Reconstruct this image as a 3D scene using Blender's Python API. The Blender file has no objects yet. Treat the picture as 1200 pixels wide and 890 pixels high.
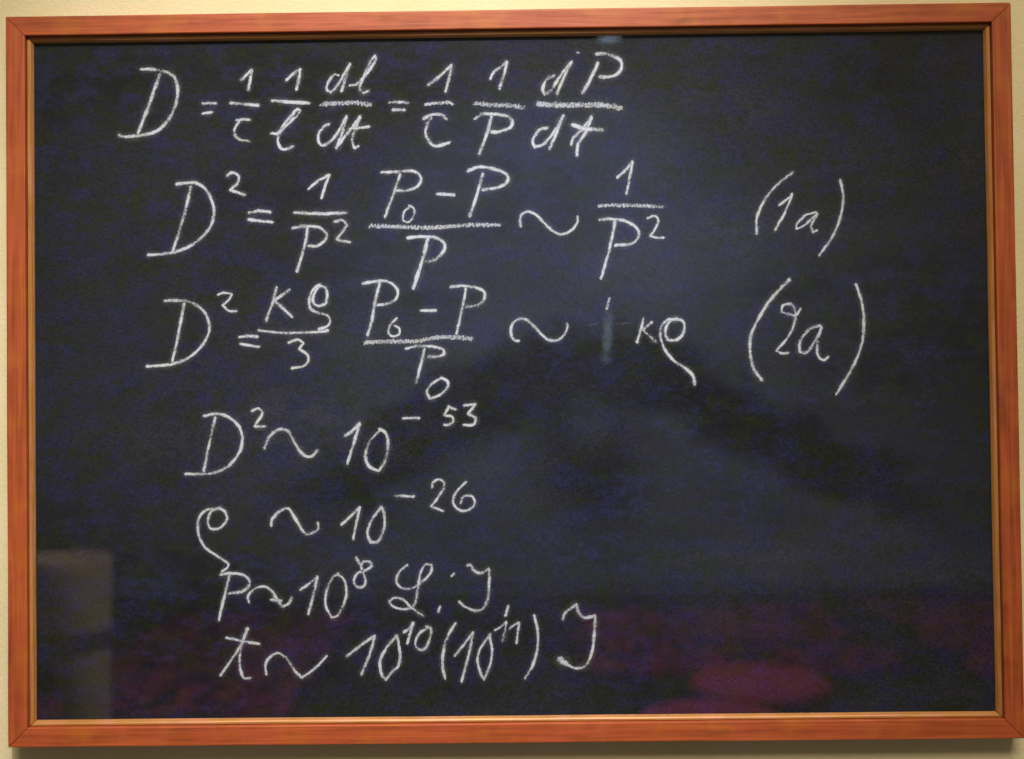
import bpy, bmesh, math, random
from mathutils import Vector, Matrix, noise
random.seed(7)
S = bpy.context.scene
C = S.collection
PI = math.pi

# ------------------------------------------------------------------ camera
ZC = 1.60                                   # height of the blackboard's centre above the floor
FPX = 1320.0                                # focal length in photograph pixels (1200 x 890)
CAM = Vector((0.0103, -1.1128, ZC - 0.0246))
CAMROT = (Matrix.Rotation(0.00798, 3, 'Z') @ Matrix.Rotation(PI/2 + 0.01738, 3, 'X') @ Matrix.Rotation(-0.01153, 3, 'Z'))
cd = bpy.data.cameras.new('camera'); cam = bpy.data.objects.new('camera', cd); C.objects.link(cam)
cd.sensor_width = 36.0; cd.lens = FPX/1200*36.0; cd.clip_start = 0.01; cd.clip_end = 100
cam.matrix_world = Matrix.Translation(CAM) @ CAMROT.to_4x4()
cd.dof.use_dof = True; cd.dof.focus_distance = 1.12; cd.dof.aperture_fstop = 3.0
S.camera = cam

# ------------------------------------------------------------------ world and lamps
w = bpy.data.worlds.new('World'); S.world = w; w.use_nodes = True
bg = w.node_tree.nodes['Background']
bg.inputs[0].default_value = (1.0, 0.76, 0.16, 1); bg.inputs[1].default_value = 0.25

def lamp(name, kind, loc, target, energy, color, **kw):
    d = bpy.data.lights.new(name, kind); d.energy = energy; d.color = color
    for k, v in kw.items(): setattr(d, k, v)
    o = bpy.data.objects.new(name, d); C.objects.link(o); o.location = loc
    o.rotation_euler = (Vector(target) - Vector(loc)).to_track_quat('-Z', 'Y').to_euler()
    return o
# picture spotlight on the ceiling, a little right of the blackboard's middle
lamp('picture_spotlight', 'SPOT', (0.04, -1.75, ZC + 1.62), (-0.11, 0, ZC + 0.02), 240, (1.0, 0.96, 0.92),
     spot_size=math.radians(31), spot_blend=1.0, shadow_soft_size=0.03)
# the area light below is added as unseen fill for room and board
# unseen spot added to brighten the far wall, for haze in the pane
lamp('added_wall_spot', 'SPOT', (0.3, -5.2, 4.3), (0.35, -8, 2.1), 350, (0.86, 0.93, 1.0), spot_size=math.radians(84), spot_blend=1.0, shadow_soft_size=0.05)
lamp('room_fill_light', 'AREA', (0.2, -2.7, 3.9), (0.2, -3.4, 0), 190, (1.0, 0.86, 0.66), shape='DISK', size=2.0)

S.view_settings.view_transform = 'Standard'; S.view_settings.look = 'None'
S.view_settings.exposure = 0.0; S.view_settings.gamma = 1.0
S.render.engine = 'CYCLES'
S.cycles.transparent_max_bounces = 24

# ------------------------------------------------------------------ helpers
def px(X, Y, y_plane):
    """photograph pixel -> point on the vertical plane y = y_plane"""
    d = CAMROT @ Vector(((X - 600)/FPX, (445 - Y)/FPX, -1.0))
    t = (y_plane - CAM.y)/d.y
    return CAM + d*t

def mesh_obj(name, verts, faces, mat=None, parent=None, smooth=False):
    me = bpy.data.meshes.new(name); me.from_pydata([tuple(v) for v in verts], [], faces); me.update()
    if mat: me.materials.append(mat)
    o = bpy.data.objects.new(name, me); C.objects.link(o)
    if parent: o.parent = parent
    if smooth:
        for p in me.polygons: p.use_smooth = True
    return o

def tag(o, label=None, cat=None, group=None, kind=None):
    if label: o['label'] = label
    if cat: o['category'] = cat
    if group: o['group'] = group
    if kind: o['kind'] = kind
    return o

def empty(name, loc):
    o = bpy.data.objects.new(name, None); C.objects.link(o); o.location = loc; o.empty_display_size = 0.1
    return o

class NT:
    """small helper for building node trees"""
    def __init__(s, name):
        s.m = bpy.data.materials.new(name); s.m.use_nodes = True
        s.t = s.m.node_tree; s.n = s.t.nodes; s.n.clear()
        s.out = s.n.new('ShaderNodeOutputMaterial')
    def add(s, typ, **kw):
        nd = s.n.new(typ)
        for k, v in kw.items():
            if k.startswith('i_'):
                key = k[2:]; key = int(key) if key.isdigit() else key.replace('_', ' ')
                s.put(nd, key, v)
            else: setattr(nd, k, v)
        return nd
    def put(s, nd, key, v):
        if hasattr(v, 'is_output'): s.t.links.new(v, nd.inputs[key])
        else: nd.inputs[key].default_value = v
    def math(s, op, a, b=0.0, c=None, clamp=False):
        nd = s.add('ShaderNodeMath', operation=op, use_clamp=clamp); s.put(nd, 0, a); s.put(nd, 1, b)
        if c is not None: s.put(nd, 2, c)
        return nd.outputs[0]
    def noise(s, vec, scale, detail=3, rough=0.55, dist=0.0):
        nd = s.add('ShaderNodeTexNoise'); s.put(nd, 'Vector', vec); nd.inputs['Scale'].default_value = scale
        nd.inputs['Detail'].default_value = detail; nd.inputs['Roughness'].default_value = rough
        nd.inputs['Distortion'].default_value = dist
        return nd.outputs['Fac']
    def coord(s, scale=(1, 1, 1), rot=(0, 0, 0), loc=(0, 0, 0), kind='Object'):
        tc = s.add('ShaderNodeTexCoord'); mp = s.add('ShaderNodeMapping')
        s.t.links.new(tc.outputs[kind], mp.inputs['Vector'])
        mp.inputs['Scale'].default_value = scale; mp.inputs['Rotation'].default_value = rot; mp.inputs['Location'].default_value = loc
        return mp.outputs[0]
    def ramp(s, fac, *stops):
        nd = s.add('ShaderNodeValToRGB'); s.put(nd, 0, fac); e = nd.color_ramp.elements
        while len(e) < len(stops): e.new(0.5)
        for el, (p, c) in zip(e, stops):
            el.position = p; el.color = (c, c, c, 1) if not hasattr(c, '__len__') else (*c, 1)
        return nd.outputs[0]
    def mix(s, fac, a, b, blend='MIX'):
        nd = s.add('ShaderNodeMix', data_type='RGBA', blend_type=blend)
        s.put(nd, 0, fac)
        for k, v in ((6, a), (7, b)):
            s.put(nd, k, v if hasattr(v, 'is_output') else (*v, 1))
        return nd.outputs[2]
    def bump(s, h, strength, dist):
        nd = s.add('ShaderNodeBump'); s.put(nd, 'Height', h); nd.inputs['Strength'].default_value = strength; nd.inputs['Distance'].default_value = dist
        return nd.outputs[0]
    def done(s, shader):
        s.t.links.new(shader, s.out.inputs['Surface']); return s.m
    def principled(s, **kw):
        nd = s.add('ShaderNodeBsdfPrincipled')
        for k, v in kw.items(): s.put(nd, k.replace('_', ' '), v if hasattr(v, 'is_output') or not hasattr(v, '__len__') else (*v, 1))
        return nd.outputs[0]

# ------------------------------------------------------------------ materials
def mat_plaster():
    n = NT('cream_plaster'); v = n.coord()
    c = n.mix(n.ramp(n.noise(v, 14, 4), (0.3, 0.0), (0.7, 1.0)), (0.63, 0.57, 0.35), (0.70, 0.62, 0.42))
    c = n.mix(n.ramp(n.noise(v, 420, 2), (0.35, 0.0), (0.7, 0.35)), c, (0.60, 0.55, 0.33))
    b = n.bump(n.noise(v, 260, 4), 0.5, 0.0012)
    return n.done(n.principled(Base_Color=c, Roughness=0.8, Normal=b))

def mat_wood(horizontal, name):
    n = NT(name)
    sc = (1.2, 30, 30) if horizontal else (30, 30, 1.2)
    v = n.coord(sc)
    g = n.noise(v, 6.0, 6, 0.62, 0.6)
    c = n.ramp(g, (0.26, (0.17, 0.032, 0.008)), (0.5, (0.34, 0.068, 0.016)), (0.74, (0.45, 0.110, 0.028)))
    fine = n.noise(n.coord((2, 240, 240) if horizontal else (240, 240, 2)), 4.0, 3, 0.6)
    c = n.mix(n.ramp(fine, (0.32, 0.55), (0.5, 0.0)), c, (0.10, 0.020, 0.008))
    mot = n.noise(n.coord(), 38, 3, 0.6)
    c = n.mix(n.ramp(mot, (0.42, 0.0), (0.72, 0.42)), c, (0.42, 0.075, 0.045))
    c = n.mix(n.ramp(n.noise(n.coord(loc=(3, 1, 7)), 30, 2), (0.5, 0.0), (0.75, 0.35)), c, (0.44, 0.16, 0.012))
    b = n.bump(fine, 0.25, 0.0004)
    return n.done(n.principled(Base_Color=c, Roughness=n.ramp(g, (0.3, 0.62), (0.7, 0.48)), Normal=b,
                               Coat_Weight=0.05, Coat_Roughness=0.4, Specular_IOR_Level=0.35))

def mat_fillet(horizontal, name):
    n = NT(name)
    g = n.noise(n.coord((2, 60, 60) if horizontal else (60, 60, 2)), 8, 4)
    c = n.ramp(g, (0.3, (0.30, 0.125, 0.030)), (0.7, (0.46, 0.22, 0.065)))
    c = n.mix(n.ramp(n.noise(n.coord(), 45, 2), (0.45, 0.0), (0.7, 0.5)), c, (0.50, 0.20, 0.14))
    return n.done(n.principled(Base_Color=c, Roughness=0.42, Metallic=0.15))

def mat_slate():
    n = NT('blackboard_paint'); v = n.coord()
    # broad soft diagonal swipes, paler than the ground between them
    sw = n.noise(n.coord((2.2, 1, 6.5), rot=(0, 0.55, 0)), 1.15, 4, 0.55, 0.8)
    sw2 = n.noise(n.coord((2.2, 1, 6.0), rot=(0, -0.5, 0), loc=(3, 0, 1)), 1.2, 4, 0.55, 0.8)
    cl = n.noise(v, 4.5, 5, 0.6, 0.5)
    dust = n.math('ADD', n.math('MULTIPLY', sw, 0.40), n.math('MULTIPLY', sw2, 0.30))
    dust = n.math('ADD', dust, n.math('MULTIPLY', cl, 0.30))
    dust = n.ramp(dust, (0.40, 0.0), (0.62, 1.0))
    c = n.mix(dust, (0.0024, 0.0026, 0.0054), (0.0185, 0.0190, 0.0330))
    # mottled old paint: bluish and olive patches
    m1 = n.noise(n.coord((1.0, 1, 1.5)), 44, 4, 0.72)
    c = n.mix(n.ramp(m1, (0.46, 0.0), (0.62, 0.9)), c, (0.0080, 0.0120, 0.0018))
    m2 = n.noise(n.coord((1.0, 1, 1.6), loc=(5, 2, 9)), 40, 4, 0.72)
    c = n.mix(n.ramp(m2, (0.47, 0.0), (0.64, 0.9)), c, (0.0105, 0.0105, 0.046))
    # fine tooth of the painted board, speckled with chalk
    g1 = n.noise(n.coord((0.8, 1, 1.2)), 560, 2, 0.7)
    g = n.ramp(g1, (0.30, 0.30), (0.72, 1.9))
    nd = n.add('ShaderNodeMix', data_type='RGBA', blend_type='MULTIPLY'); n.put(nd, 0, 1.0); n.put(nd, 6, c); n.put(nd, 7, g)
    b = n.bump(g1, 0.3, 0.0003)
    return n.done(n.principled(Base_Color=nd.outputs[2], Roughness=0.72, Specular_IOR_Level=0.2, Normal=b))

def mat_glass():
    """thin pane: clear, with the few per cent of light that two glass faces reflect"""
    n = NT('pane_glass')
    ge = n.add('ShaderNodeNewGeometry')          # the same reflectance from either side of the pane
    fr = n.add('ShaderNodeFresnel'); n.put(fr, 'IOR', n.math('ADD', 1.5, n.math('MULTIPLY', ge.outputs['Backfacing'], 1/1.5 - 1.5)))
    f2 = n.math('MULTIPLY', fr.outputs[0], 1.85, clamp=True)
    tr = n.add('ShaderNodeBsdfTransparent'); tr.inputs[0].default_value = (0.96, 0.98, 0.97, 1)
    gl = n.add('ShaderNodeBsdfGlossy'); gl.inputs['Roughness'].default_value = 0.02
    mx = n.add('ShaderNodeMixShader'); n.put(mx, 0, f2)
    n.t.links.new(tr.outputs[0], mx.inputs[1]); n.t.links.new(gl.outputs[0], mx.inputs[2])
    return n.done(mx.outputs[0])

def mat_chalk(name, col, gain, soft=1.7):
    """chalk dust on a toothed board: broken into grains, thinner towards the edge of the stroke"""
    n = NT(name); v = n.coord()
    uv = n.add('ShaderNodeUVMap'); sep = n.add('ShaderNodeSeparateXYZ'); n.put(sep, 0, uv.outputs[0])
    a = n.math('ABSOLUTE', n.math('SUBTRACT', n.math('MULTIPLY', sep.outputs[1], 2.0), 1.0))
    at = n.add('ShaderNodeAttribute', attribute_name='press')
    edge = n.math('SUBTRACT', 1.0, n.math('POWER', a, soft))
    g = n.noise(v, 760, 2, 0.7)
    big = n.noise(v, 170, 2, 0.6)
    d = n.math('MULTIPLY', edge, at.outputs['Fac'])
    d = n.math('MULTIPLY', d, n.ramp(big, (0.25, 0.55), (0.62, 1.2)))
    d = n.math('ADD', d, n.math('MULTIPLY', n.math('SUBTRACT', g, 0.5), 1.9))
    al = n.math('MULTIPLY', n.ramp(d, (0.06, 0.0), (0.98, 1.0)), gain)
    df = n.add('ShaderNodeBsdfDiffuse')
    n.put(df, 0, n.mix(n.ramp(n.noise(v, 60, 2), (0.4, 0.0), (0.7, 1.0)), col, (col[0]*0.95, col[1]*0.93, col[2]*0.80)))
    tr = n.add('ShaderNodeBsdfTransparent'); mx = n.add('ShaderNodeMixShader')
    n.put(mx, 0, al); n.t.links.new(tr.outputs[0], mx.inputs[1]); n.t.links.new(df.outputs[0], mx.inputs[2])
    return n.done(mx.outputs[0])

def mat_plain(name, col, rough=0.7, var=0.25, scale=20):
    n = NT(name)
    c = n.mix(n.ramp(n.noise(n.coord(), scale, 4), (0.3, 0.0), (0.7, 1.0)), tuple(x*(1-var) for x in col), tuple(x*(1+var) for x in col))
    return n.done(n.principled(Base_Color=c, Roughness=rough))

def mat_rug():
    n = NT('patterned_rug_wool'); v = n.coord()
    vo = n.add('ShaderNodeTexVoronoi'); n.put(vo, 'Vector', n.coord((1, 0.8, 1))); vo.inputs['Scale'].default_value = 4.5
    nv = (0.016, 0.013, 0.05)
    c = n.ramp(n.noise(v, 5.2, 4, 0.75, 2.0), (0.45, nv), (0.50, (0.36, 0.05, 0.34)), (0.58, (0.88, 0.10, 0.46)))
    c = n.mix(n.ramp(vo.outputs['Distance'], (0.25, 1.0), (0.34, 0.0)), c, nv)
    c = n.mix(n.ramp(vo.outputs['Distance'], (0.05, 0.8), (0.11, 0.0)), c, (0.40, 0.14, 0.05))
    sp = n.add('ShaderNodeSeparateXYZ'); n.put(sp, 0, n.coord(kind='Generated'))
    ex = n.math('MINIMUM', sp.outputs[0], n.math('SUBTRACT', 1.0, sp.outputs[0])); ey = n.math('MINIMUM', sp.outputs[1], n.math('SUBTRACT', 1.0, sp.outputs[1]))
    ed = n.math('ADD', n.math('MINIMUM', ex, ey), n.math('MULTIPLY', n.math('SUBTRACT', n.noise(v, 2.5, 3), 0.5), 0.35))
    c = n.mix(n.ramp(ed, (0.02, 1.0), (0.08, 0.0)), c, (0.03, 0.032, 0.045))      # plain dark border worn into the field
    return n.done(n.principled(Base_Color=c, Roughness=0.95))

def mat_stand_in():
    n = NT('painted_reflection_cloth'); v = n.coord()
    at = n.add('ShaderNodeAttribute', attribute_name='reflection_dark')
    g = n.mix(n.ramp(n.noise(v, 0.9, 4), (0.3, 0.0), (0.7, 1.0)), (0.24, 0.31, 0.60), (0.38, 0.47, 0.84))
    c = n.mix(at.outputs['Fac'], g, (0.006, 0.024, 0.075))  # dark blue ridge painted in place of a dark reflection
    return n.done(n.principled(Base_Color=c, Roughness=0.95))

M = dict(stand_in=mat_stand_in(), plaster=mat_plaster(), wood_h=mat_wood(True, 'varnished_wood_lengthwise'), wood_v=mat_wood(False, 'varnished_wood_upright'),
         fil_h=mat_fillet(True, 'gilt_wood_lengthwise'), fil_v=mat_fillet(False, 'gilt_wood_upright'),
         slate=mat_slate(), glass=mat_glass(),
         chalk=mat_chalk('white_chalk', (0.58, 0.61, 0.77), 0.92), faint=mat_chalk('faint_bluish', (0.34, 0.46, 0.72), 0.13, 0.9), dust=mat_chalk('settled_chalk_dust', (0.60, 0.63, 0.80), 0.085, 0.9),
         floor=mat_plain('dark_floor', (0.055, 0.06, 0.065), 0.6), farwall=mat_plain('bluish_wall_paint', (0.31, 0.40, 0.76), 0.8, 0.3, 0.9),  # far wall in its own bluish paint
         rug=mat_rug(), red=mat_plain('red_upholstery', (0.50, 0.06, 0.24), 0.85, 0.2, 30),
         leg=mat_plain('dark_wood', (0.05, 0.03, 0.02), 0.5), pale=mat_plain('pale_paint', (0.72, 0.60, 0.62), 0.6, 0.12, 9))

# ------------------------------------------------------------------ the setting
YW = 0.026                                       # face of the wall; the frame's front is at y = 0
wl = mesh_obj('wall', [(-1.6, YW, 0), (1.6, YW, 0), (1.6, YW, 2.9), (-1.6, YW, 2.9),
                       (-1.6, YW+.1, 0), (1.6, YW+.1, 0), (1.6, YW+.1, 2.9), (-1.6, YW+.1, 2.9)],
              [(0, 1, 2, 3), (5, 4, 7, 6), (4, 0, 3, 7), (1, 5, 6, 2), (3, 2, 6, 7), (4, 5, 1, 0)], M['plaster'])
tag(wl, 'cream painted plaster wall behind the framed blackboard', 'wall', kind='structure')

# ------------------------------------------------------------------ the blackboard
W2, H2 = 0.5, 0.7258/2
board = empty('blackboard', (0, 0, ZC - H2))
tag(board, 'framed black chalkboard covered in handwritten white formulas, hung on the cream wall', 'blackboard')
def rel(v): return (v[0], v[1], v[2] + H2)       # board-centred coordinates -> coordinates of the empty

def sweep_side(name, profile, side, mat, jitter=0.0):
    """one mitred length of moulding; profile = list of (inset from the outer edge, y)"""
    n = len(profile); segs = 24; V = []; F = []
    for k in range(segs + 1):
        t = k/segs
        for (i, y) in profile:
            hw, hh = W2 - i, H2 - i
            s = -1 + 2*t
            # a 0.3 mm gap is left open at each mitre
            g = 0.00038
            wob = jitter*noise.noise(Vector((s*3, i*90, side*11.3)))
            if side == 0: p = (s*(hw-g), y+wob*.3, hh+wob)
            elif side == 1: p = (s*(hw-g), y+wob*.3, -hh-wob)
            elif side == 2: p = (-hw-wob, y+wob*.3, s*(hh-g))
            else: p = (hw+wob, y+wob*.3, s*(hh-g))
            V.append(rel(p))
    for k in range(segs):
        for j in range(n):
            a, b = k*n + j, k*n + (j+1) % n
            F.append((a, b, b+n, a+n))
    F.append(tuple(range(n))); F.append(tuple(range(segs*n, segs*n+n))[::-1])
    o = mesh_obj(name, V, F, mat, board)
    bm = bmesh.new(); bm.from_mesh(o.data); bmesh.ops.recalc_face_normals(bm, faces=bm.faces); bm.to_mesh(o.data); bm.free()
    return o
RAIL = [(0.0, YW-.0005), (0.0, 0.0016), (0.0003, 0.0007), (0.0009, 0.0001), (0.002, 0.0), (0.0194, 0.0), (0.0201, 0.0002), (0.0205, 0.0006),
        (0.0206, 0.0012), (0.0206, 0.0082), (0.0206, YW-.0005)]
FIL = [(0.0209, 0.0052), (0.0216, 0.0046), (0.0232, 0.0046), (0.0246, 0.0056), (0.0258, 0.0080), (0.0262, 0.0094), (0.0262, 0.0099), (0.0209, 0.0099)]
RAIL = [(i*.94, y) for i, y in RAIL]; FIL = [(i*.94, y) for i, y in FIL]
for s in range(4):
    sweep_side('frame_rail', RAIL, s, M['wood_h'] if s < 2 else M['wood_v'], 0.00035)
for s in range(4):
    sweep_side('frame_fillet', FIL, s, M['fil_h'] if s < 2 else M['fil_v'], 0.0002)

YG, YP = 0.0101, 0.0115                          # faces of the pane and of the writing panel
def slab(name, ins, y0, y1, mat, parent, n=1):
    a, b = W2-ins, H2-ins
    V = [rel(p) for p in ((-a, y0, -b), (a, y0, -b), (a, y0, b), (-a, y0, b), (-a, y1, -b), (a, y1, -b), (a, y1, b), (-a, y1, b))]
    return mesh_obj(name, V, [(0, 1, 2, 3), (5, 4, 7, 6), (4, 0, 3, 7), (1, 5, 6, 2), (3, 2, 6, 7), (4, 5, 1, 0)], mat, parent)
panel = slab('writing_panel', 0.0202, YP, YP+.004, M['slate'], board)
a, b = W2-.0202, H2-.0202
pane = mesh_obj('glass_pane', [rel(p) for p in ((-a, YG, -b), (a, YG, -b), (a, YG, b), (-a, YG, b))], [(0, 1, 2, 3)], M['glass'], board)

# ------------------------------------------------------------------ handwriting
ORI = Vector((0, 0, ZC - H2))
def catmull(P, step=1.1):
    out = []
    n = len(P)
    for i in range(n-1):
        p1, p2 = P[i], P[i+1]
        p0 = P[i-1] if i > 0 else p1*2 - p2
        p3 = P[i+2] if i+2 < n else p2*2 - p1
        m = max(2, int((p2-p1).length/step))
        for k in range(m):
            t = k/m
            out.append(0.5*((2*p1) + (p2-p0)*t + (2*p0-5*p1+4*p2-p3)*t*t + (3*p1-p0-3*p2+p3)*t*t*t))
    out.append(P[-1]); return out

def split_corners(P):
    parts = []; cur = [P[0]]
    for i in range(1, len(P)-1):
        cur.append(P[i])
        a, b = P[i]-P[i-1], P[i+1]-P[i]
        if a.length > 0 and b.length > 0 and a.angle(b) > math.radians(78):
            parts.append(cur); cur = [P[i]]
    cur.append(P[-1]); parts.append(cur); return parts

def glyph(name, label, strokes, frame, press=1.0, width=5.6, mat='chalk', level=0):
    """strokes: lists of points in the coordinates of an enlarged view; frame = (x0, y0, scale) of that view"""
    x0, y0, sc = frame
    V = []; F = []; UV = []; PR = []; MI_ = []; lay = 0
    for st in strokes:
        wd, pr = width, press
        if isinstance(st, dict): wd = st.get('w', width); pr = st.get('p', press); st = st['pts']
        pts = [Vector((x0 + p[0]/sc, y0 + p[1]/sc)) for p in st]
        if isinstance(strokes, list) and len(pts) == 1: pts.append(pts[0] + Vector((1.5, 1.0)))
        wd *= 0.86; ph = random.uniform(0, 100)
        jobs = [(p_, 1.0, 0) for p_ in split_corners(pts)]
        if mat == 'chalk' and len(jobs) < 12: jobs = [(pts, 2.7, 1)] + jobs
        for part, wk, mi in jobs:
            Q = catmull(part); wfull = wd; wd = wd*wk; f0 = len(F)
            Ltot = sum((Q[i+1]-Q[i]).length for i in range(len(Q)-1)) or 1
            yy = YP - 0.00022 - 0.00003*(lay % 10 + level*3); lay += 1
            base = len(V); run = 0
            # round ends: extend a little past the first and last point
            d0 = (Q[1]-Q[0]).normalized() if (Q[1]-Q[0]).length else Vector((1, 0))
            d1 = (Q[-1]-Q[-2]).normalized() if (Q[-1]-Q[-2]).length else Vector((1, 0))
            Q = [Q[0]-d0*wd*.32] + Q + [Q[-1]+d1*wd*.32]
            n = len(Q)
            for i, q in enumerate(Q):
                d = (Q[min(i+1, n-1)]-Q[max(i-1, 0)])
                d = d.normalized() if d.length else Vector((1, 0))
                nr = Vector((-d.y, d.x))
                if i: run += (q-Q[i-1]).length
                s = run/(Ltot + wd*.64)
                wv = wd*(1.0 + 0.34*noise.noise(Vector((run*.11 + ph, ph, 0))))
                if i in (0, n-1): wv *= 0.45
                wob = 0.35*noise.noise(Vector((run*.13, ph, 5)))
                pv = pr*(0.92 + 0.80*noise.noise(Vector((run*.06 + ph, 3, ph)))) * (0.6 if i in (0, n-1) else 1)
                if mat == 'faint': pv *= math.sin(PI*min(1, max(0, s)))**0.7
                for k, u in ((-1, 0), (0, .5), (1, 1)):
                    e = q + nr*(k*wv*.5 + wob)
                    P3 = px(e.x, e.y, yy) - ORI
                    V.append(P3); UV.append((run*.01, u)); PR.append(pv)
            for i in range(n-1):
                for k in (0, 1):
                    A = base + i*3 + k
                    F.append((A, A+1, A+4, A+3))
            MI_.extend([mi]*(len(F)-f0)); wd = wfull
    o = mesh_obj(name, V, F, M[mat], panel)
    o.data.materials.append(M['dust']); o.data.polygons.foreach_set('material_index', MI_)
    uvl = o.data.uv_layers.new(name='UVMap')
    for lp in o.data.loops: uvl.data[lp.index].uv = UV[lp.vertex_index]
    at = o.data.attributes.new('press', 'FLOAT', 'POINT')
    at.data.foreach_set('value', PR)
    if label: o['label'] = label
    return o

def hatch(pts, w, pitch):
    """a bar gone over to and fro: a soft base stroke and a tight zigzag on top, in view coordinates"""
    P = [Vector(p) for p in pts]; Q = catmull(P, pitch/2); Z = []
    for i, q in enumerate(Q):
        s = 1 if i % 2 else -1
        r = random.uniform(.55, 1.1); Z.append((q.x + s*w*.22 + random.uniform(-.3, .3)*pitch, q.y - s*w*.5*r))
    return Z

A = (130, 50, 3.75); B = (440, 50, 3.75); Cc = (160, 180, 3.75); D = (420, 180, 1200/380); E = (860, 180, 534/180)
Ff = (160, 320, 1200/260); G = (410, 310, 1200/270); H = (580, 330, 1200/260); I = (200, 460, 1200/380)
J = (230, 640, 1200/260); K = (440, 640, 1200/280)
def L(ch, fr, *st, **kw): return glyph('chalk_letter', 'handwritten chalk letter ' + ch, list(st), fr, **kw)
def N(ch, fr, *st, **kw): return glyph('chalk_digit', 'handwritten chalk digit ' + ch, list(st), fr, **kw)
def EQ(fr, *st, **kw): return glyph('chalk_equals_sign', None, list(st), fr, **kw)
def MI(fr, *st, **kw): return glyph('chalk_minus_sign', None, list(st), fr, **kw)
def TI(fr, *st, **kw): return glyph('chalk_tilde', None, list(st), fr, **kw)
def PA(fr, *st, **kw): return glyph('chalk_parenthesis', None, list(st), fr, **kw)
def DO(fr, *st, **kw): return glyph('chalk_dot', None, list(st), fr, **kw)
def BAR(fr, pts, w=None, **kw):
    sc = fr[2]
    if w: st = [dict(pts=pts, w=w/sc, p=0.58)] + [dict(pts=hatch(pts, w*.75, 13), w=2.8, p=0.72)]
    else: st = [pts]
    return glyph('chalk_fraction_bar', None, st, fr, **kw)

# first line: D = 1/c 1/l dl/dt = 1/c 1/P dP/dt
L('D', A, [(132,118),(170,117),(210,122),(250,132),(280,155),(293,200),(290,250),(270,310),(240,355),(200,390),(150,405),(100,412),(60,414),(35,408)],
  [(215,140),(190,210),(165,280),(140,345),(120,398)])
EQ(A, [(402,268),(432,267),(462,268)], [(403,312),(445,307)], width=4.8)
N('1', A, [(572,165),(600,138),(620,120),(612,165),(604,210)], width=4.6)
BAR(A, [(525,266),(590,271),(648,277)], width=5.2)
L('c', A, [(552,342),(580,338),(610,340)], [(565,345),(545,375),(543,400),(562,425),(610,435)], width=4.8)
N('1', A, [(770,165),(805,135),(832,118),(825,165),(815,208)], width=5)
BAR(A, [(710,255),(790,262),(872,267)], width=5.8)
L('l', A, [(705,400),(735,398),(775,360),(820,320),(832,300),(820,293),(795,320),(765,355),(738,400),(735,440),(755,470),(800,458)], width=5.2)
L('d', A, [(1000,145),(980,142),(955,175),(948,205),(965,220),(995,190),(1030,130),(1050,95)], [(1048,100),(1030,160),(1012,215)], width=5)
L('l', A, [(1050,190),(1085,180),(1130,130),(1162,78),(1160,58),(1140,85),(1110,150),(1095,200),(1110,222),(1132,212)], width=5)
BAR(A, [(925,272),(1000,268),(1070,265),(1142,275)], 24)
L('d', A, [(960,358),(935,370),(912,405),(915,440),(935,452),(975,425),(1010,375),(1035,325)], [(1035,330),(1015,400),(990,465)], width=5)
L('t', A, [(990,465),(1030,410),(1070,360),(1095,325)], [(1095,330),(1070,390),(1060,430),(1070,465),(1088,455)], [(1050,378),(1090,376),(1135,370)], width=5)
EQ(B, [(62,265),(100,262),(143,265)], [(75,295),(128,297)], width=4.8)
N('1', B, [(230,188),(280,150),(333,100),(325,150),(308,215)], width=5.2)
BAR(B, [(218,272),(260,268),(320,264),(342,272)], 17)
L('c', B, [(212,335),(245,318),(290,318),(312,335)], [(245,325),(225,370),(225,415),(260,455),(325,440)], width=5.4)
N('1', B, [(505,160),(520,130),(555,105),(578,85),(565,140),(545,203)], width=4.8)
BAR(B, [(437,268),(520,275),(600,278),(650,288)], 24)
L('P', B, [(437,335),(470,315),(520,315),(580,325),(602,350),(590,375),(550,390),(510,395)], [(510,325),(490,400),(455,490)])
L('d', B, [(785,145),(755,160),(735,200),(742,228),(770,212),(810,150),(862,85)], [(860,90),(825,160),(797,228)], width=5.2)
L('P', B, [(970,50),(1010,50),(1055,65),(1080,85),(1080,115),(1060,140),(1020,152),(985,150)], [(978,90),(945,160),(910,222)], width=6)
DO(B, [(886,45),(893,47)], width=4, press=.6)
BAR(B, [(712,268),(800,275),(900,275),(1000,275),(1082,290)], 30)
L('d', B, [(755,375),(720,385),(692,430),(700,460),(740,445),(790,385),(826,322)], [(822,330),(795,400),(765,468)], width=5.2)
L('t', B, [(860,450),(870,420),(910,380),(950,325)], [(950,330),(920,400),(890,450),(885,498)], dict(pts=[(865,362),(920,378),(998,385)], w=7), width=5.6)
# second line
L('D', Cc, [(175,135),(215,130),(260,130),(300,155),(330,205),(340,260),(325,320),(280,375),(220,415),(160,435),(100,443),(50,446)],
  [(238,148),(215,250),(185,350),(160,428)], width=5.2)
N('2', Cc, [(398,98),(420,85),(448,98),(445,130),(412,160),(440,170),(475,182)], width=4.8)
EQ(Cc, [(492,260),(540,254),(590,258)], [(492,290),(540,296),(597,303)], width=5.2)
N('1', Cc, [(755,157),(800,120),(848,95),(830,140),(812,197)], width=4.6)
BAR(Cc, [(693,260),(800,265),(920,262)], width=5.6)
L('P', Cc, [(685,328),(740,320),(800,325),(835,355),(825,385),(790,408),(755,405)], [(752,328),(740,400),(705,520)], width=5)
N('2', Cc, [(870,300),(905,295),(925,315),(905,345),(880,375),(905,385),(938,390)], width=5)
L('P', D, [(85,70),(140,68),(200,65),(230,85),(225,115),(190,135),(145,138)], [(155,78),(130,150),(98,235)], width=5)
N('0', D, [(195,195),(170,215),(165,245),(185,255),(205,230),(205,203),(188,193)], width=4)
MI(D, [(292,150),(355,154)], width=5.4)
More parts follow.
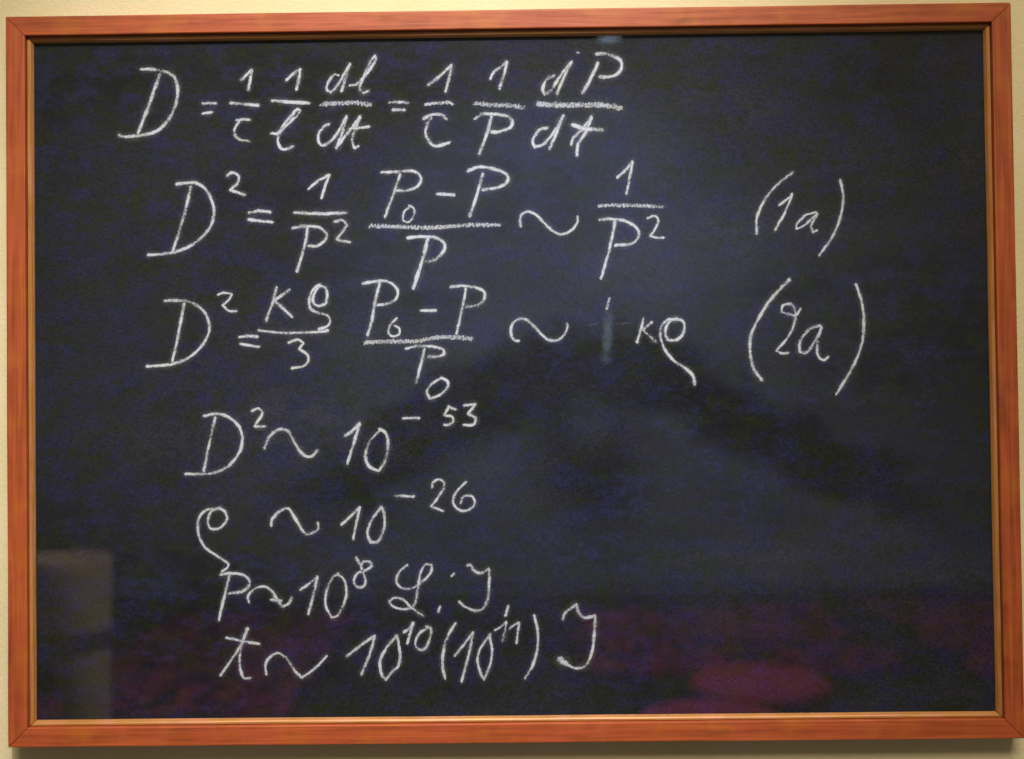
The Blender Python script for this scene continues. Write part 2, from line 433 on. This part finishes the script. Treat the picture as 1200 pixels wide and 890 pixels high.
L('P', D, [(405,65),(450,50),(510,60),(550,80),(550,105),(520,125),(460,135)], [(460,75),(440,150),(412,232)])
BAR(D, [(42,268),(150,272),(280,275),(400,265),(522,265)], 19)
L('P', D, [(182,312),(240,308),(295,315),(320,340),(310,370),(280,395),(250,400)], [(258,315),(235,400),(203,500)])
TI(D, [(600,270),(600,235),(625,215),(660,230),(700,270),(740,298),(780,290),(808,260),(812,233)], width=4.8)
N('1', D, [(958,90),(990,60),(1015,30),(1005,85),(992,150)], width=5)
BAR(D, [(890,193),(1000,192),(1130,197)], 16)
L('P', D, [(892,245),(940,243),(1000,255),(1035,285),(1035,310),(1010,335),(950,340)], [(950,250),(930,350),(898,463)], width=5.2)
N('2', D, [(1070,240),(1095,232),(1110,250),(1095,285),(1080,305),(1105,312),(1130,312)], width=4.4)
PA(E, [(205,66),(150,110),(105,165),(80,225),(80,280)], width=4.6)
N('1', E, [(158,180),(185,160),(203,140),(180,200),(143,267)], width=4.2)
L('a', E, [(285,205),(250,215),(220,245),(218,262),(245,250),(290,210)], [(290,212),(270,250),(275,275),(290,268)], width=4.2)
PA(E, [(370,92),(380,150),(372,215),(345,285),(297,355)], width=4.6)
# third line
L('D', Ff, [(152,150),(220,150),(280,155),(340,185),(380,235),(395,295),(375,360),(320,430),(250,475),(170,497),(100,503),(55,505)],
  [(258,165),(240,260),(215,390),(192,480)], width=5.2)
N('2', Ff, [(440,118),(475,108),(515,115),(500,145),(465,175),(500,205),(540,208)], width=4.2)
EQ(Ff, [(655,345),(600,342),(556,347)], [(562,384),(610,393),(664,400)], width=4.8)
L('kappa', Ff, [(758,78),(740,150),(700,260)], [(828,92),(745,150),(785,185),(842,240)], width=5)
L('rho', Ff, [(985,70),(1020,80),(1032,120),(1020,165),(985,180),(955,160),(962,110),(990,68)],
  [(990,65),(955,90),(935,140),(940,190),(980,215),(1030,230),(1048,260),(1030,290),(985,305)], width=4.8)
BAR(Ff, [(660,310),(750,322),(850,325),(1000,318),(1035,312)], width=4.6)
N('3', Ff, [(822,378),(870,362),(902,378),(880,412),(920,440),(930,475),(900,505),(840,515)], width=4.6)
L('P', G, [(68,100),(130,90),(190,88),(235,115),(250,150),(235,185),(195,205),(145,212)], [(155,100),(130,200),(115,290),(92,370)], width=5)
N('0', G, [(245,280),(215,310),(200,350),(220,375),(255,365),(258,335),(232,318)], width=4)
MI(G, [(370,240),(448,240)], width=5)
L('P', G, [(525,118),(580,112),(650,120),(695,140),(700,180),(670,210),(605,222)], [(605,125),(585,230),(555,362)], width=4.8)
BAR(G, [(80,408),(200,402),(350,400),(450,382),(550,380),(635,388)], 27)
L('P', G, [(292,438),(360,425),(440,430),(485,445),(490,470),(460,480),(410,480)], [(390,440),(370,520),(345,615)], width=5)
N('0', G, [(480,590),(430,620),(402,660),(415,698),(460,685),(505,645),(510,610),(475,592)], width=4.4)
TI(G, [(880,398),(855,395),(838,350),(850,305),(890,285),(930,295),(975,340),(1020,385),(1065,398),(1105,380),(1130,340),(1132,310)], width=5)
glyph('chalk_tick', 'short chalk stroke above a faint smear', [[(620,92),(612,118),(604,150)]], H, press=.75, width=4)
glyph('faint_mark', 'pale bluish upright smear', [[(612,170),(612,240),(608,320),(598,430)]], H, press=1.5, width=19, mat='faint')  # soft bluish smear, fading towards both ends
glyph('faint_mark', 'faint bluish dash beside the smear', [[(505,232),(530,232),(558,224)], [(640,230),(700,228),(760,224)]], H, press=.9, width=3.6, mat='faint')
L('kappa', H, [(803,202),(790,260),(768,330)], [(850,220),(800,262),(835,295),(870,325)], width=4.8)
L('rho', H, [(985,203),(1018,218),(1025,260),(1005,300),(965,320),(930,308),(922,262),(945,218),(985,203)],
  [(985,203),(930,210),(900,245),(895,300),(920,370),(970,430),(1030,470),(1070,510),(1080,560)], width=4.8)
PA(E, [(195,437),(130,505),(85,575),(58,640),(58,700),(70,750),(97,788)], width=5.6)
N('2', E, [(232,540),(215,562),(185,557),(165,550),(172,528),(200,525),(213,552),(208,600),(180,650),(148,685),(165,695),(190,693)], width=4.2)
L('a', E, [(300,600),(265,610),(232,650),(228,690),(255,690),(290,640),(305,605)], [(305,605),(290,660),(292,700),(310,718),(328,708)], width=4.6)
PA(E, [(425,455),(445,520),(452,590),(445,660),(415,740),(355,838)], width=4.8)
# fourth line
L('D', I, [(122,88),(175,80),(220,95),(255,130),(265,180),(250,230),(210,275),(160,298),(100,303),(55,302)], [(165,92),(145,180),(122,292)], width=5)
N('2', I, [(300,68),(325,60),(338,80),(310,125),(350,127)], width=4.4)
TI(I, [(347,208),(365,165),(400,138),(435,145),(460,190),(490,230),(520,238),(543,215)], width=5)
N('1', I, [(645,160),(670,145),(700,115),(680,180),(653,265)], width=5.2)
N('0', I, [(775,140),(735,185),(720,235),(735,275),(770,290),(795,250),(805,190),(795,150),(772,135)], width=4.8)
MI(I, [(860,96),(920,95)], width=4.4)
N('5', I, [(1030,52),(1012,85),(1040,90),(1046,108),(1030,120),(1012,120)], [(1032,55),(1055,64)], width=4.4)
N('3', I, [(1085,48),(1128,45),(1100,80),(1130,95),(1120,120),(1085,120)], width=4.4)
# fifth line
L('rho', I, [(180,430),(150,440),(138,475),(150,505),(185,500),(208,470),(200,442),(180,428)],
  [(182,428),(135,435),(105,465),(102,520),(125,570),(170,605),(210,630),(210,648),(190,663)], width=4.6)
TI(I, [(372,495),(375,470),(405,440),(435,430),(460,465),(495,520),(525,520),(545,505),(545,483)], width=4.6)
N('1', I, [(632,490),(670,455),(700,425),(688,480),(675,543)], width=4.6)
N('0', I, [(780,425),(745,470),(728,520),(740,555),(770,550),(790,500),(790,450),(780,425)], width=4.8)
MI(I, [(830,383),(900,385)], width=4.8)
N('2', I, [(968,352),(970,335),(990,322),(1010,332),(1010,355),(985,395),(964,422),(985,430),(1008,440)], width=4.4)
N('6', I, [(1093,332),(1060,365),(1045,400),(1060,430),(1095,438),(1125,415),(1115,385),(1085,385),(1072,410)], width=4.4)
# sixth line
L('P', J, [(132,155),(185,148),(250,155),(285,185),(285,215),(250,245),(175,258)], [(180,160),(150,280),(122,400)], width=5)
TI(J, [(285,305),(280,270),(320,230),(370,220),(410,245),(435,285),(465,330),(500,310),(517,280)], [(405,290),(460,297)], width=4.8)
N('1', J, [(563,238),(610,205),(655,165),(635,260),(605,370)], width=4.6)
N('0', J, [(770,152),(735,175),(705,240),(700,320),(730,385),(765,375),(800,310),(812,250),(800,185),(765,150)], width=4.4)
N('8', J, [(865,62),(890,110),(905,150),(915,190),(905,218),(870,220),(852,190),(870,150),(920,130),(950,110),(940,88),(905,85),(890,108)], width=4.4)
L('L', K, [(160,95),(120,130),(105,175),(130,210),(185,212),(240,175),(280,130),(280,95),(250,95),(225,140),(210,230),(195,295),(150,318),(90,305),(68,280),(95,262),(140,270),(180,310),(240,352)], width=4.2)
DO(K, [(325,305),(315,333)], width=4.4)
DO(K, [(395,138),(382,153)], width=4, press=.7)
L('J', K, [(462,98),(480,98),(495,125),(530,135),(570,115),(572,180),(565,260),(540,315),(500,325),(450,305),(420,280)], width=4.8)
DO(K, [(668,302),(652,350)], width=4.8)
# seventh line
L('t', J, [(278,445),(245,530),(180,630),(130,700)], [(272,450),(240,560),(235,640),(255,710),(295,715)], [(162,495),(250,515),(340,530)], width=4.8)
TI(J, [(378,695),(375,640),(400,600),(445,580),(490,610),(530,670),(570,712),(620,680),(665,640),(705,595)], width=4.6)
N('1', J, [(815,595),(880,545),(965,485),(940,580),(893,695)], width=4.8)
N('0', J, [(1085,485),(1030,550),(995,620),(1000,690),(1025,725),(1060,680),(1098,640),(1100,560),(1085,485)], width=5)
N('1', K, [(142,432),(170,415),(190,385),(175,435),(160,490)], width=4.8)
N('0', K, [(265,410),(220,440),(200,490),(220,520),(250,515),(275,460),(280,420),(255,405)], width=4.8)
PA(K, [(402,388),(360,460),(340,540),(338,610),(350,668)], width=4.8)
N('1', K, [(398,552),(440,500),(490,435),(470,540),(432,682)], width=4.8)
N('0', K, [(578,442),(530,510),(513,570),(525,630),(545,672),(575,600),(585,520),(572,448)], width=4.4)
N('1', K, [(600,422),(630,405),(658,382),(650,430),(637,475)], width=4.4)
N('1', K, [(675,415),(700,395),(722,385),(715,430),(708,488)], width=4.4)
PA(K, [(797,348),(815,430),(812,520),(790,600),(750,665)], width=4.8)
L('J', K, [(938,372),(955,335),(1010,293),(1020,330),(1050,360),(1105,350),(1100,430),(1088,530),(1060,595),(1015,615),(960,595),(925,568)],
  dict(pts=[(960,592),(940,580),(925,566)], w=9), width=4.8)

# ------------------------------------------------------------------ what the pane mirrors: the room across from the blackboard
def mirrored(X, Y, t):
    """the point of the room seen mirrored in the pane at pixel X, Y, t metres along the folded line of sight"""
    d = CAMROT @ Vector(((X - 600)/FPX, (445 - Y)/FPX, -1.0))
    p = CAM + d*(t/d.y)
    return Vector((p.x, 2*YG - p.y, p.z))
fl = mesh_obj('floor', [(-6, YW, -0.0), (-6, -8.2, 0), (6, -8.2, 0), (6, YW, 0)], [(0, 1, 2, 3)], M['floor'])
tag(fl, kind='structure')
fw = mesh_obj('far_wall', [(-6, -8.0, 0), (6, -8.0, 0), (6, -8.0, 6.0), (-6, -8.0, 6.0), (-6, -8.2, 0), (6, -8.2, 0), (6, -8.2, 6.0), (-6, -8.2, 6.0)],
              [(3, 2, 1, 0), (6, 7, 4, 5), (7, 3, 0, 4), (2, 6, 5, 1), (7, 6, 2, 3)], M['farwall'])
tag(fw, kind='structure')

def lathe(prof, n=40):
    V = []; F = []
    for (r, z) in prof:
        for k in range(n): V.append((r*math.cos(2*PI*k/n), r*math.sin(2*PI*k/n), z))
    for i in range(len(prof)-1):
        for k in range(n):
            a, b = i*n+k, i*n+(k+1) % n
            F.append((a, b, b+n, a+n))
    F.append(tuple(range(n))[::-1]); F.append(tuple(range((len(prof)-1)*n, len(prof)*n)))
    return V, F
def make_stool():
    r = empty('round_stool', (0, 0, 0))
    tag(r, 'round red upholstered stool mirrored in the glass, its whole seat showing as an oval', 'stool', 'red stools mirrored in the glass')
    V, F = lathe([(0.25, 0.385), (0.275, 0.39), (0.287, 0.405), (0.28, 0.425), (0.25, 0.445), (0.18, 0.458), (0.10, 0.463), (0.01, 0.465)])
    mesh_obj('seat', V, F, M['red'], r, True)
    V, F = lathe([(0.20, 0.29), (0.262, 0.29), (0.266, 0.30), (0.266, 0.384), (0.20, 0.3845)])
    mesh_obj('apron', V, F, M['leg'], r, True)
    for k in range(4):
        a = PI/4 + k*PI/2
        V, F = lathe([(0.014, 0.0), (0.016, 0.02), (0.024, 0.305)], 10)
        V = [(x + math.cos(a)*(0.23 - 0.05*z/0.3), y + math.sin(a)*(0.23 - 0.05*z/0.3), z) for (x, y, z) in V]
        mesh_obj('leg', V, F, M['leg'], r, True)
    return r
st0 = make_stool()
for i, (X, Y) in enumerate(((890, 790), (835, 838))):
    d = CAMROT @ Vector(((X - 600)/FPX, (445 - Y)/FPX, -1.0))
    t = (CAM.z - 0.455)/(-d.z/d.y)
    p = mirrored(X, Y, t)
    r = st0
    if i:
        r = st0.copy(); C.objects.link(r)
        for ch in list(st0.children):
            c = ch.copy(); C.objects.link(c); c.parent = r
    if i: r['label'] = 'round red upholstered stool mirrored in the glass, its seat partly cut off by the frame'
    r.location = (p.x, p.y, 0); r.rotation_euler = (0, 0, i*0.7)

def rug(x, y, sx, sy, label):
    n = 12; V = []; F = []
    for z in (0.004, 0.012):
        for j in range(n+1):
            for i in range(n+1):
                V.append((-sx/2 + sx*i/n, -sy/2 + sy*j/n, z + (0.0015*noise.noise(Vector((i*.7, j*.7, x))) if z > .01 else 0)))
    q = (n+1)*(n+1)
    for j in range(n):
        for i in range(n):
            a = j*(n+1)+i
            F.append((q+a, q+a+1, q+a+n+2, q+a+n+1)); F.append((a, a+n+1, a+n+2, a+1))
    for i in range(n):
        F.append((i, i+1, q+i+1, q+i)); a = n*(n+1)+i; F.append((a+1, a, q+a, q+a+1))
        b0 = i*(n+1); F.append((b0+n+1, b0, q+b0, q+b0+n+1)); b1 = b0+n; F.append((b1, b1+n+1, q+b1+n+1, q+b1))
    o = mesh_obj('rug', V, F, M['rug'], None); o.location = (x, y, 0)
    tag(o, label, 'rug', 'patterned rugs mirrored in the glass')
rug(-1.9, -5.9, 1.5, 3.0, 'red and navy patterned rug mirrored behind the lowest line of writing')
rug(1.3, -6.3, 2.0, 2.2, 'small red and navy patterned rug mirrored above the red stools')
rug(3.6, -6.1, 2.2, 3.4, 'red and navy patterned rug mirrored in the blank corner below the bracketed numbers')

vs = empty('floor_vase', (-1.83, -3.4, 0))
tag(vs, 'tall pale tapered floor vase mirrored in the blackboard glass beside the lowest formulas', 'vase')
prof = [(.045, 0), (.05, .02), (.06, .10), (.095, .40), (.140, .70), (.170, .90), (.178, .955), (.172, .965), (.160, .95), (.13, .60)]
V, F = lathe(prof, 48)
mesh_obj('vessel', [(x + .13*(1 - z/.95), y, z) for (x, y, z) in V], F, M['pale'], vs, True)
V, F = lathe([(.052, -.0), (.075, .002), (.077, .03), (.056, .034)], 48)
mesh_obj('foot', [(x + .13, y, z) for (x, y, z) in V], F, M['leg'], vs, True)

# made-up hanging, painted to stand in for the dark peaked reflection in the pane
def hanging():
    D = 7.96
    def at(X, Y):
        return mirrored(X, Y, 2*YG + D - CAM.y)
    nx, ny = 150, 80; V = []; reflection_dark = []; F = []
    p00, p11 = at(225, 350), at(1165, 688)
    o = empty('stand_in_hanging', ((p00.x+p11.x)/2, -D, p11.z))
    tag(o, 'made-up pale hanging whose dark blue-green peaked ridge imitates a dark reflection across the middle of the glass', 'wall hanging')
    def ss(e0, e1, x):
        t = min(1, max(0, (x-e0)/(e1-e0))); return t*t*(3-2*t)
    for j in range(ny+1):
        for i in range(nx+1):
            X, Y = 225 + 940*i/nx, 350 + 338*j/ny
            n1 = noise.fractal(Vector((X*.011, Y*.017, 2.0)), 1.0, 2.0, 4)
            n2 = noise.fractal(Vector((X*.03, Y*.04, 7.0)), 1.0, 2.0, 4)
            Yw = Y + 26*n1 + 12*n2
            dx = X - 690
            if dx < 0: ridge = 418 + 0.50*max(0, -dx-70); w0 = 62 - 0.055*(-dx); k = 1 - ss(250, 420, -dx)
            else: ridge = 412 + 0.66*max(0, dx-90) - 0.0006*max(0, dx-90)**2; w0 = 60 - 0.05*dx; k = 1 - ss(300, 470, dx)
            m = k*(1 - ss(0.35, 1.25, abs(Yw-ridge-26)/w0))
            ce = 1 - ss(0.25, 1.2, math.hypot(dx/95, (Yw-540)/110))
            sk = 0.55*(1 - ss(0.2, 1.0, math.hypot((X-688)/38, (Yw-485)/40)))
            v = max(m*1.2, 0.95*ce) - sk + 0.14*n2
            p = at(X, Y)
            V.append((p.x - o.location.x, 0.004*math.sin(X*.035) - 0.030, p.z - o.location.z)); reflection_dark.append(max(0.0, min(1.0, v)))
    for j in range(ny):
        for i in range(nx):
            q = j*(nx+1) + i; F.append((q, q+nx+1, q+nx+2, q+1))
    cl = mesh_obj('cloth', V, F, M['stand_in'], o, True)
    cl.data.attributes.new('reflection_dark', 'FLOAT', 'POINT').data.foreach_set('value', reflection_dark)
    md = cl.modifiers.new('thickness', 'SOLIDIFY'); md.thickness = 0.004
    z1 = p00.z - o.location.z; hw = (p11.x - p00.x)/2
    Vr, Fr = lathe([(.018, -hw-.08), (.018, hw+.08)], 14)
    mesh_obj('rod', [(z, y*.5 - .03, z1 + x) for (x, y, z) in Vr], Fr, M['farwall'], o, True)
hanging()

# the one lit ceiling downlight whose mirror image shows at the top edge of the pane
dl_n = NT('downlight_glow'); em = dl_n.add('ShaderNodeEmission'); em.inputs[0].default_value = (0.55, 0.75, 1.0, 1); em.inputs[1].default_value = 3.4; dl_m = dl_n.done(em.outputs[0])
p = mirrored(714, 46, 6.0)
dl = empty('ceiling_downlight', p)
tag(dl, 'small lit round downlight mirrored as a bluish glow at the upper edge of the glass', 'downlight')
V, F = lathe([(.001, .0), (.05, .002), (.062, .012)], 28); mesh_obj('lens', V, F, dl_m, dl, True)
V, F = lathe([(.063, .012), (.066, .0), (.085, .004), (.085, .05), (.063, .05)], 28); mesh_obj('ring', V, F, M['pale'], dl, True)
